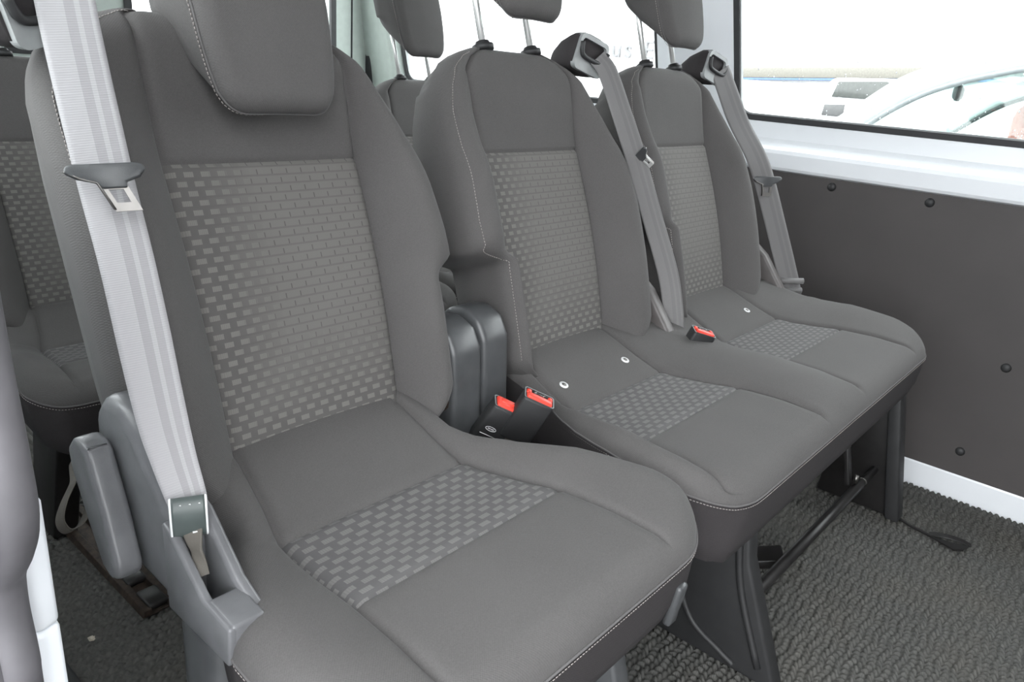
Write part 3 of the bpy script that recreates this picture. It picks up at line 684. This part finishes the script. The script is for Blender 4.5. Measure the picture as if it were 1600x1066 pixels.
def tongue(parent, c, wdir, down, scale=1.0, bright=STL, shear=0.0):
    """latch plate: plastic wing bar with a slotted metal blade hanging from it"""
    w = np.array(wdir, float); w /= np.linalg.norm(w); d = np.array(down, float); d = d - w * (w @ d); d /= np.linalg.norm(d); n = np.cross(d, w)
    R3 = np.stack([w, d, n], 1); c = np.array(c, float)
    def T(v): return [c + R3 @ (np.array((q[0] + shear * max(0, q[1]), q[1], q[2])) * scale) for q in v]
    t = Geo(); outl = [(-.036, -.008), (-.030, -.010), (.030, -.010), (.036, -.008), (.038, -.002), (.030, .005), (.014, .010), (.012, .016), (-.012, .016), (-.014, .010), (-.030, .005), (-.038, -.002)]
    v, f = extrude(outl, 'z', .001, .008, .002); root = mobj('tongue', T(v), f, GRYP, parent)
    v, f = ring_plate([(-.013, .008), (.013, .008), (.0125, .040), (-.0125, .040)], [(-.007, .017), (.007, .017), (.0065, .031), (-.0065, .031)], 'z', .003, .0052); mobj('blade', T(v), f, bright, root, False)
    v, f = tube([(-.037, -.003, .006), (-.026, .005, .007), (-.013, .010, .007), (-.0125, .038, .006)], .0016, 6); mobj('metal_rim', T(v), f, bright, root)
    return root
camR = np.array([CR[0][0], CR[1][0], CR[2][0]])
b1 = empty('seat_belt', (-.70, -.19, .56), 'grey seat belt, coloured paler for door light, hanging down the door side of the nearest seat', 'seat belt')
off = np.array((-.70, -.19, .56))
P1 = [(-.651, .052, .985), (-.660, .030, .917), (-.660, -.010, .7895), (-.6655, -.055, .7135), (-.6765, -.115, .614), (-.6795, -.140, .577), (-.6805, -.160, .549), (-.681, -.164, .540)]
V, F, UV = ribbon([np.array(q) - off for q in P1], [(.90, -.43, 0), (.88, -.47, 0), (.86, -.5, 0)], [.044, .044, .041, .033, .026]); mobj('webbing', V, F, BELT_LIT, b1, uvs=UV)
tongue(b1, np.array((-.6675, -.034, .787)) - off, (.93, -.36, .06), np.array((.10, -.14, -.25)), 0.78, shear=.42)
# folded label sleeve at the foot of the belt
V = []; 
loop = [(-.0, .000), (.008, .006), (.014, .002), (.016, -.008), (.013, -.022), (.010, -.028)]
wd = np.array((.90, -.43, 0)); wd /= np.linalg.norm(wd); fw = np.array((-.43, -.90, 0)); fw /= np.linalg.norm(fw); base = np.array((-.680, -.160, .548)) - off
pl_ = [base + fw * a + np.array((0, 0, b)) for a, b in loop]
V, F, UV = ribbon(pl_, tuple(wd), .026, .0016); so = mobj('label_sleeve', V, F, LBL, b1, uvs=UV)
for k in (-1, 1):
    g = Geo(); g.add(*tube([q + wd * .013 * k for q in cat_rom(pl_, 6)], .0011, 6)); g.obj('sleeve_edge', WMARK, so)
for k in range(3):
    g = Geo(); c0 = pl_[2] + np.array((0, 0, .0012)) + wd * (-.009 + .007 * k) + fw * -.001; g.add(*tube([c0, c0 + wd * .004 + fw * .001], .0005, 5)); g.obj('print_mark', WMARK, so)
g = Geo(); c0 = pl_[4] + fw * .0016 + wd * .002; g.add(*tube([c0, c0 + wd * .004], .0008, 5)); g.obj('print_mark', WMARK, so)
P = [np.array(q) - off for q in ((-.683, -.170, .530), (-.685, -.177, .518), (-.686, -.184, .506), (-.687, -.191, .495))]
V, F, UV = ribbon(P, [(.75, -.5, 0), (.2, -.9, .1), (.9, -.2, 0)], [.016, .012, .010], .002); mobj('anchor_strap', V, F, TAN, b1, uvs=UV)

b2 = empty('seat_belt', (.25, -.08, .49), 'grey seat belt, coloured darker for shade, running down between the middle seat and the window seat', 'seat belt'); off = np.array((.25, -.08, .49))
P2 = [(.172, .088, .922), (.184, .072, .900), (.198, .043, .835), (.214, .020, .775), (.236, -.020, .668), (.252, -.058, .572), (.256, -.078, .50), (.258, -.082, .47)]
V, F, UV = ribbon([np.array(q) - off for q in P2], [(.9, -.4, 0), (.8, -.6, 0), (.7, -.7, 0), (.4, -.9, 0)], .036); mobj('webbing', V, F, BELT_SHADED, b2, uvs=UV)
tongue(b2, np.array((.212, .008, .772)) - off, (.40, .55, -.40), (.16, -.12, -.22), 0.66, bright=CHR)
b3 = empty('seat_belt', (.78, -.10, .46), 'grey seat belt, coloured darker for shade, beside the window seat, against the wall panel', 'seat belt'); off = np.array((.78, -.10, .46))
P3 = [(.640, .100, .925), (.658, .088, .890), (.690, .060, .820), (.716, .008, .735), (.748, -.046, .596), (.772, -.088, .482), (.778, -.096, .452)]
V, F, UV = ribbon([np.array(q) - off for q in P3], [(.9, -.4, 0), (.75, -.65, 0), (.75, -.65, 0)], .047); mobj('webbing', V, F, BELT_SHADED, b3, uvs=UV)
tongue(b3, np.array((.722, -.010, .708)) - off, (.70, -.70, .05), (.06, -.12, -.28), 0.85)
for k, dz in enumerate((0.0, -.022)):
    g = Geo(); cc_ = np.array((.768, -.092, .492 + dz)); dr = np.array((.72, -.68, .03)); g.add(*tube([cc_ - dr * .027, cc_ + dr * .027], .007, 10)); g.obj('anchor_fold', BELT_SHADED, b3, off=tuple(off))

# ---- buckles
def buckle(loc, rotm, label, emblem, open_top):
    e = empty('seat_belt_buckle', loc, label, 'buckle')
    R3 = np.array(rotm)
    def T(v): return [R3 @ np.array(q) for q in v]
    v, f = rbox((0, 0, .030), (.042, .024, .072), .004, 2); mobj('housing', T(v), f, BLK, e)
    if not open_top:
        v, f = rbox((0, -.0005, .0665), (.036, .020, .006), .003, 2); bt = mobj('release_button', T(v), f, RED, e)
        v, f = rbox((0, 0, .0695), (.026, .007, .003), .001, 1); mobj('button_ridge', T(v), f, RED, bt)
    else:
        v, f = rbox((0, -.005, .0665), (.036, .011, .006), .003, 2); bt = mobj('release_button', T(v), f, RED, e)
        for sx in (-1, 1):
            v, f = rbox((sx * .015, .003, .0662), (.007, .008, .005), .0015, 1); mobj('button_ridge', T(v), f, RED, bt)
        v, f = rbox((0, .006, .0660), (.024, .006, .001), 0); mobj('slot', T(v), f, BLKS, e)
        for sx in (-.5, .5):
            v, f = rbox((sx * .012, .006, .0662), (.004, .004, .003), .001, 1); mobj('latch', T(v), f, STL, e)
    v, f = ring_plate(rrect(-.021, .021, -.012, .012, .004), rrect(-.0195, .0195, -.0105, .0105, .003), 'z', .0652, .0664); mobj('top_rim', T(v), f, GRYP, e, False)
    if emblem:
        el = [(.0075 * math.cos(a) - .006, -.0126, .014 * 0 + .030 + .0032 * math.sin(a)) for a in np.linspace(0, 2 * PI, 25)[:-1]]
        v, f = tube(el, .0004, 5, closed=True); em = mobj('emblem', T(v), f, WMARK, e)
        el = [(.0045 * math.cos(a) - .006, -.0126, .030 + .0012 * math.sin(a) * math.cos(a)) for a in np.linspace(0, 2 * PI, 25)[:-1]]
        v, f = tube(el, .0003, 5, closed=True); mobj('emblem_script', T(v), f, WMARK, em)
        v, f = tube([(-.016, -.0126, .019), (.006, -.0126, .019)], .0004, 5); mobj('print_line', T(v), f, WMARK, e)
    v, f = rbox((0, 0, -.03), (.03, .012, .07), .003); mobj('stalk', T(v), f, TAN, e)
    return e
def axes(xd, zd):
    z = np.array(zd, float); z /= np.linalg.norm(z); x = np.array(xd, float); x = x - z * (x @ z); x /= np.linalg.norm(x); y = np.cross(z, x); return np.stack([x, y, z], 1)
buckle((-.243, -.085, .425), axes((.72, -.68, -.1), (.18, -.45, .85)), 'black belt buckle with oval emblem and solid red button, nearer of the pair', True, False)
buckle((-.220, -.122, .442), axes((.62, -.72, -.1), (.10, -.42, .88)), 'black belt buckle with open slot in its red top, beside the middle seat', False, True)
buckle((.243, -.120, .432), axes((.75, -.62, -.1), (.05, -.35, .9)), 'small red-topped buckle tucked between the middle and window seats', False, True)

# ---- rear row
def rear_seat(x, label, lift):
    e = empty('rear_seat', (x, .81, 0), label, 'seat', 'seats of the row behind')
    make_backrest(e, 0.0, 0, 0, 0.0, -.07, st_left=False)
    make_headrest(e, 0.0, lift, 0.0, -.07)
    make_cushion(e, -.215, .215, [0.0], depth=.74, y0=-.02, dz=-.07)
    for sx in (-1, 1):
        g = Geo(); g.add(*extrude([(-.10, .32), (-.22, .32), (-.10, .0), (.0, .0)], 'x', sx * .13 - .022, sx * .13 + .022, .004)); g.obj('leg', BLKS, e)
    g = Geo(); g.add(*rbox((0, -.12, .302), (.36, .28, .02), .004)); g.obj('seat_pan', BLKS, e)
    g = Geo(); g.add(*tube(cat_rom([(-.16, -.24, .30), (-.165, -.25, .285), (-.15, -.255, .28), (-.14, -.25, .295)], 5), .003, 6)); g.obj('wire_hook', STL, e)
    return e
rear_seat(-.380, 'seat of the row behind, at far left past the nearest seat', .185)
rear_seat(.105, 'seat of the row behind, hidden mostly by the nearest seat', .15)
rear_seat(.545, 'seat of the row behind whose headrest shows between the nearest and middle seats', .158)

# ---- floor things
rl = Geo(); rl.add(*extrude([(-.512, .0), (-.452, .0), (-.456, .012), (-.468, .012), (-.470, .004), (-.494, .004), (-.496, .012), (-.508, .012)], 'y', .39, 1.02, .001)); o = rl.obj('floor_rail', RUST, None, False, off=(-.482, .70, 0)); o.location = (-.482, .70, 0); tag(o, 'rusty steel seat rail on the carpet below the nearest seat', 'rail')
for y in (.42, .50):
    g = Geo(); g.add(*rbox((0, y - .70, .010), (.034, .05, .012), .004)); g.obj('rail_clamp', BLKS, o)
st_path = [(-.585, .36, .335), (-.605, .33, .322), (-.628, .308, .305), (-.637, .30, .285), (-.630, .298, .268), (-.612, .302, .270), (-.596, .312, .288), (-.582, .33, .315), (-.575, .36, .34)]
V, F, UV = ribbon([np.array(q) - np.array((SX, 0, 0)) for q in [(-.60, .10, .36)] + st_path + [(-.59, .10, .365)]], (.25, -.75, .62), .020, .0016)
o = mobj('pull_strap', V, F, TAN, single, uvs=UV); o['label'] = 'grey brown webbing pull loop'
# slit in the carpet with a lifted black flap
g = Geo(); sp_ = [(.855, -.36), (.835, -.41), (.815, -.45), (.805, -.49), (.800, -.53)]
top = []; 
for i, (x, y) in enumerate(sp_): top.append((x, y))
poly = [(.853, -.36), (.832, -.41), (.812, -.45), (.803, -.49), (.801, -.53), (.818, -.566), (.790, -.560), (.776, -.545), (.792, -.50), (.804, -.45), (.824, -.41), (.848, -.36)]
g.add(*extrude(poly, 'z', .0005, .0035, 0)); o = g.obj('carpet_slit', BLKS, None, False, off=(.82, -.46, 0)); o.location = (.82, -.46, 0); tag(o, 'black curled slit cut in the carpet in front of the far bench leg', 'carpet slit')
g = Geo(); vv_ = cat_rom([(.803, -.49, .004), (.805, -.52, .012), (.815, -.55, .010), (.822, -.568, .004)], 5); V, F, UV = ribbon([np.array(q) - np.array((.82, -.46, 0)) for q in vv_], (.9, .3, .25), .012, .002, 2); mobj('lifted_edge', V, F, BLKS, o, uvs=UV)
V, F = [], []
bm = bmesh.new(); bmesh.ops.create_icosphere(bm, subdivisions=2, radius=.006)
for v in bm.verts: v.co *= random.uniform(.6, 1.1); v.co.z *= .6
v, f = bm_out(bm); o = mobj('crumb', v, f, plain('pale_crumb', (.5, .45, .38), .9), None, False, loc=(-.5887, .398, .003)); tag(o, 'tiny pale crumb of dirt on the carpet at lower left', 'crumb')
for k in range(5):
    g = Geo(); g.add(*rbox((-.662 + .004 * (k % 2), .22 + k * .016, .0295), (.012, .006, .0012), 0)); g.obj('print_mark', LTGP, sp, False)

# ================================================================== OUTSIDE
g = Geo(); g.add([(-60, -60, -.62), (60, -60, -.62), (60, 60, -.62), (-60, 60, -.62)], [(0, 1, 2, 3)]); struct(g.obj('ground', ASPH, None, False), 'wet asphalt yard outside')
def car_wheel(parent, y, z, x, r=.31):
    g = Geo(); g.add(*tube([(x, y, z), (x + .2, y, z)], r, 28)); w = g.obj('wheel', RUB, parent); h = Geo(); h.add(*tube([(x - .006, y, z), (x + .03, y, z)], r * .62, 20)); h.obj('hub', STL, w)
SILV = plain('silver_paint', (0.72, 0.74, 0.75), 0.25, 0.3, var=0.03)
CARW = plain('white_van_paint', (0.85, 0.85, 0.85), 0.3, var=0.02)
REDC = plain('red_brown_upholstery', (0.42, 0.13, 0.10), 0.8)
car = empty('parked_car', (2.6, -.6, -.62), 'silver parked car with arched roofline seen through the side window', 'car'); o3 = (2.6, -.6, -.62)
def cpart(geo, name, mat, parent=car, smooth=True): return geo.obj(name, mat, parent, smooth, off=(o3 if parent is car else o3))
low = [(1.45, -.30), (1.42, .20), (1.15, .52), (.52, .66), (.36, .70), (-2.9, .74), (-3.05, .55), (-3.1, -.30)]
g = Geo(); g.add(*extrude(low, 'x', 2.0, 3.7, .04, 3)); cpart(g, 'body', SILV)
roofl = cat_rom([(.44, .70), (.335, .800), (.250, .872), (.134, .968), (.03, 1.018), (-.09, 1.052), (-.25, 1.085), (-.6, 1.12), (-1.2, 1.13), (-1.9, 1.08), (-2.6, .80)], 6)
inner = cat_rom([(.345, .70), (.225, .790), (.150, .855), (.060, .918), (-.03, .962), (-.13, .996), (-.27, 1.030), (-.6, 1.066), (-1.2, 1.075), (-1.85, 1.03), (-2.45, .80)], 6)
for xa, xb, sgn in ((2.02, 2.06, 1), (3.60, 3.64, -1)):
    V = []; F = []; m_ = len(roofl)
    for xx in (xa, xb):
        for L in (roofl, inner): V += [(xx + sgn * (q[1] - .7) * .06, q[0], q[1]) for q in L]
    for i in range(m_ - 1):
        F += [(i, i + 1, m_ + i + 1, m_ + i), (2 * m_ + i, 3 * m_ + i, 3 * m_ + i + 1, 2 * m_ + i + 1), (i, 2 * m_ + i, 2 * m_ + i + 1, i + 1), (m_ + i, m_ + i + 1, 3 * m_ + i + 1, 3 * m_ + i)]
    g = Geo(); g.add(V, F); cpart(g, 'roof_pillar', SILV)
    gl = Geo(); pts = [(xa + .02 + sgn * (q[1] - .7) * .06, q[0], q[1]) for q in inner] + [(xa + .02, -2.45, .70)]; gl.add(pts, [tuple(range(len(pts)))]); cpart(gl, 'side_glass', GLT, smooth=False)
    tr = Geo(); tr.add(*tube([(xa - .002 * sgn + sgn * (q[1] - .7) * .06, q[0] - .004, q[1] - .004) for q in inner], .010, 8)); cpart(tr, 'window_seal', plain('grey_window_seal', (.25, .27, .27), .5) if xa < 3 else RUB)
V = []; m_ = len(roofl); k0 = 20
rp = roofl[24:]
V = [(2.04 + (q[1] - .7) * .06, q[0], q[1]) for q in rp] + [(3.62 - (q[1] - .7) * .06, q[0], q[1]) for q in rp]; n = len(rp); g = Geo(); g.add(V, [(i, i + 1, n + i + 1, n + i) for i in range(n - 1)]); cpart(g, 'roof', SILV)
rp = roofl[:25]; V = [(2.06 + (q[1] - .7) * .06, q[0], q[1]) for q in rp] + [(3.60 - (q[1] - .7) * .06, q[0], q[1]) for q in rp]; n = len(rp); g = Geo(); g.add(V, [(i, i + 1, n + i + 1, n + i) for i in range(n - 1)]); cpart(g, 'windscreen', GLT)
g = Geo(); g.add(*rbox((2.62, .06, .945), (.22, .03, .062), .02, 3, rot=Matrix.Rotation(.15, 4, 'Z'))); cpart(g, 'rear_view_mirror', RUB)
for xx in (2.45, 3.2):
    g = Geo(); g.add(*rbox((xx, -.27, .62), (.46, .14, .62), .06, 3, rot=Matrix.Rotation(.0, 4, 'X'))); sb = cpart(g, 'seat_back', REDC)
    g = Geo(); g.add(*rbox((xx, -.30, 1.0), (.24, .10, .12), .04, 3)); g.obj('head_restraint', REDC, sb, off=o3)
g = Geo(); g.add(*rbox((2.85, .18, .70), (1.4, .30, .12), .04, 3)); cpart(g, 'dashboard', plain('pale_dashboard', (.5, .52, .5), .7))
for y in (.85, -2.2): car_wheel(car, y + .6, .31, -.62)
# white van further off
van = empty('white_van', (6.5, 2.3, -.62), 'white pickup van parked far off behind the silver car', 'van'); o4 = (6.5, 2.3, -.62)
g = Geo(); g.add(*extrude([(2.75, -.25), (2.75, .90), (2.62, .98), (1.80, .985), (1.74, 1.05), (1.25, 1.07), (.95, .78), (.45, .72), (.40, -.25)], 'x', 6.0, 7.6, .03, 2)); g.obj('body', CARW, van, off=o4)
g = Geo(); g.add(*extrude([(1.725, .895), (1.69, 1.02), (1.30, 1.045), (1.10, .90)], 'x', 5.985, 6.01, .004)); g.obj('cab_window', plain('dark_van_glass', (.07, .075, .07), .2), van, off=o4)
g = Geo(); g.add(*extrude([(1.78, .74), (1.77, .83), (1.60, .84), (1.60, .74)], 'x', 5.985, 6.01, .004)); g.obj('door_recess', plain('dark_recess', (.09, .09, .09), .5), van, off=o4)
for y in (2.35, .85): car_wheel(van, y - 2.3, .33, -.52, .33)
# dealership building with lettering
bld = empty('showroom_building', (13, 5, -.62), 'white showroom building with a grey fascia band across the yard', 'building'); o5 = (13, 5, -.62)
g = Geo(); g.add(*rbox((13.5, 4, 2.2), (3, 26, 5.6), .05)); g.obj('facade', plain('white_render', (.86, .86, .86), .8, var=.03), bld, off=o5)
g = Geo(); g.add(*rbox((11.9, 2.4, 1.33), (.2, 6.6, .16), .01, rot=Matrix.Rotation(math.radians(-3.2), 4, 'X'))); g.obj('fascia_band', plain('olive_grey_fascia', (.19, .18, .155), .6), bld, off=o5)
g = Geo(); g.add(*rbox((11.86, 2.4, 1.235), (.1, 6.4, .035), .004, rot=Matrix.Rotation(math.radians(-3.2), 4, 'X'))); g.obj('blue_strip', plain('blue_strip_paint', (.12, .2, .40), .5), bld, off=o5)
g = Geo(); g.add(*rbox((11.96, 7.7, 1.14), (.06, 2.4, .022), .004)); g.obj('sign_rail', plain('faded_red_rail', (.5, .40, .38), .6), bld, off=o5)
cu = bpy.data.curves.new('sign_letters', 'FONT'); cu.body = 'aus E'; cu.size = .46; cu.extrude = .02; cu.space_character = 1.25
tmp = bpy.data.objects.new('tmp_text', cu); COL.objects.link(tmp); dg = bpy.context.evaluated_depsgraph_get(); tm = bpy.data.meshes.new_from_object(tmp.evaluated_get(dg)); bpy.data.objects.remove(tmp)
tm.materials.append(plain('pale_grey_lettering', (.20, .20, .205), .6)); to = bpy.data.objects.new('sign_letters', tm); COL.objects.link(to)
to.parent = bld; to.matrix_local = Matrix.Translation((11.97 - 13, 8.35 - 5, 1.30 + .62)) @ Matrix(((0, 0, -1, 0), (-1, 0, 0, 0), (0, 1, 0, 0), (0, 0, 0, 1)))
to['label'] = 'pale grey letters reading aus E'
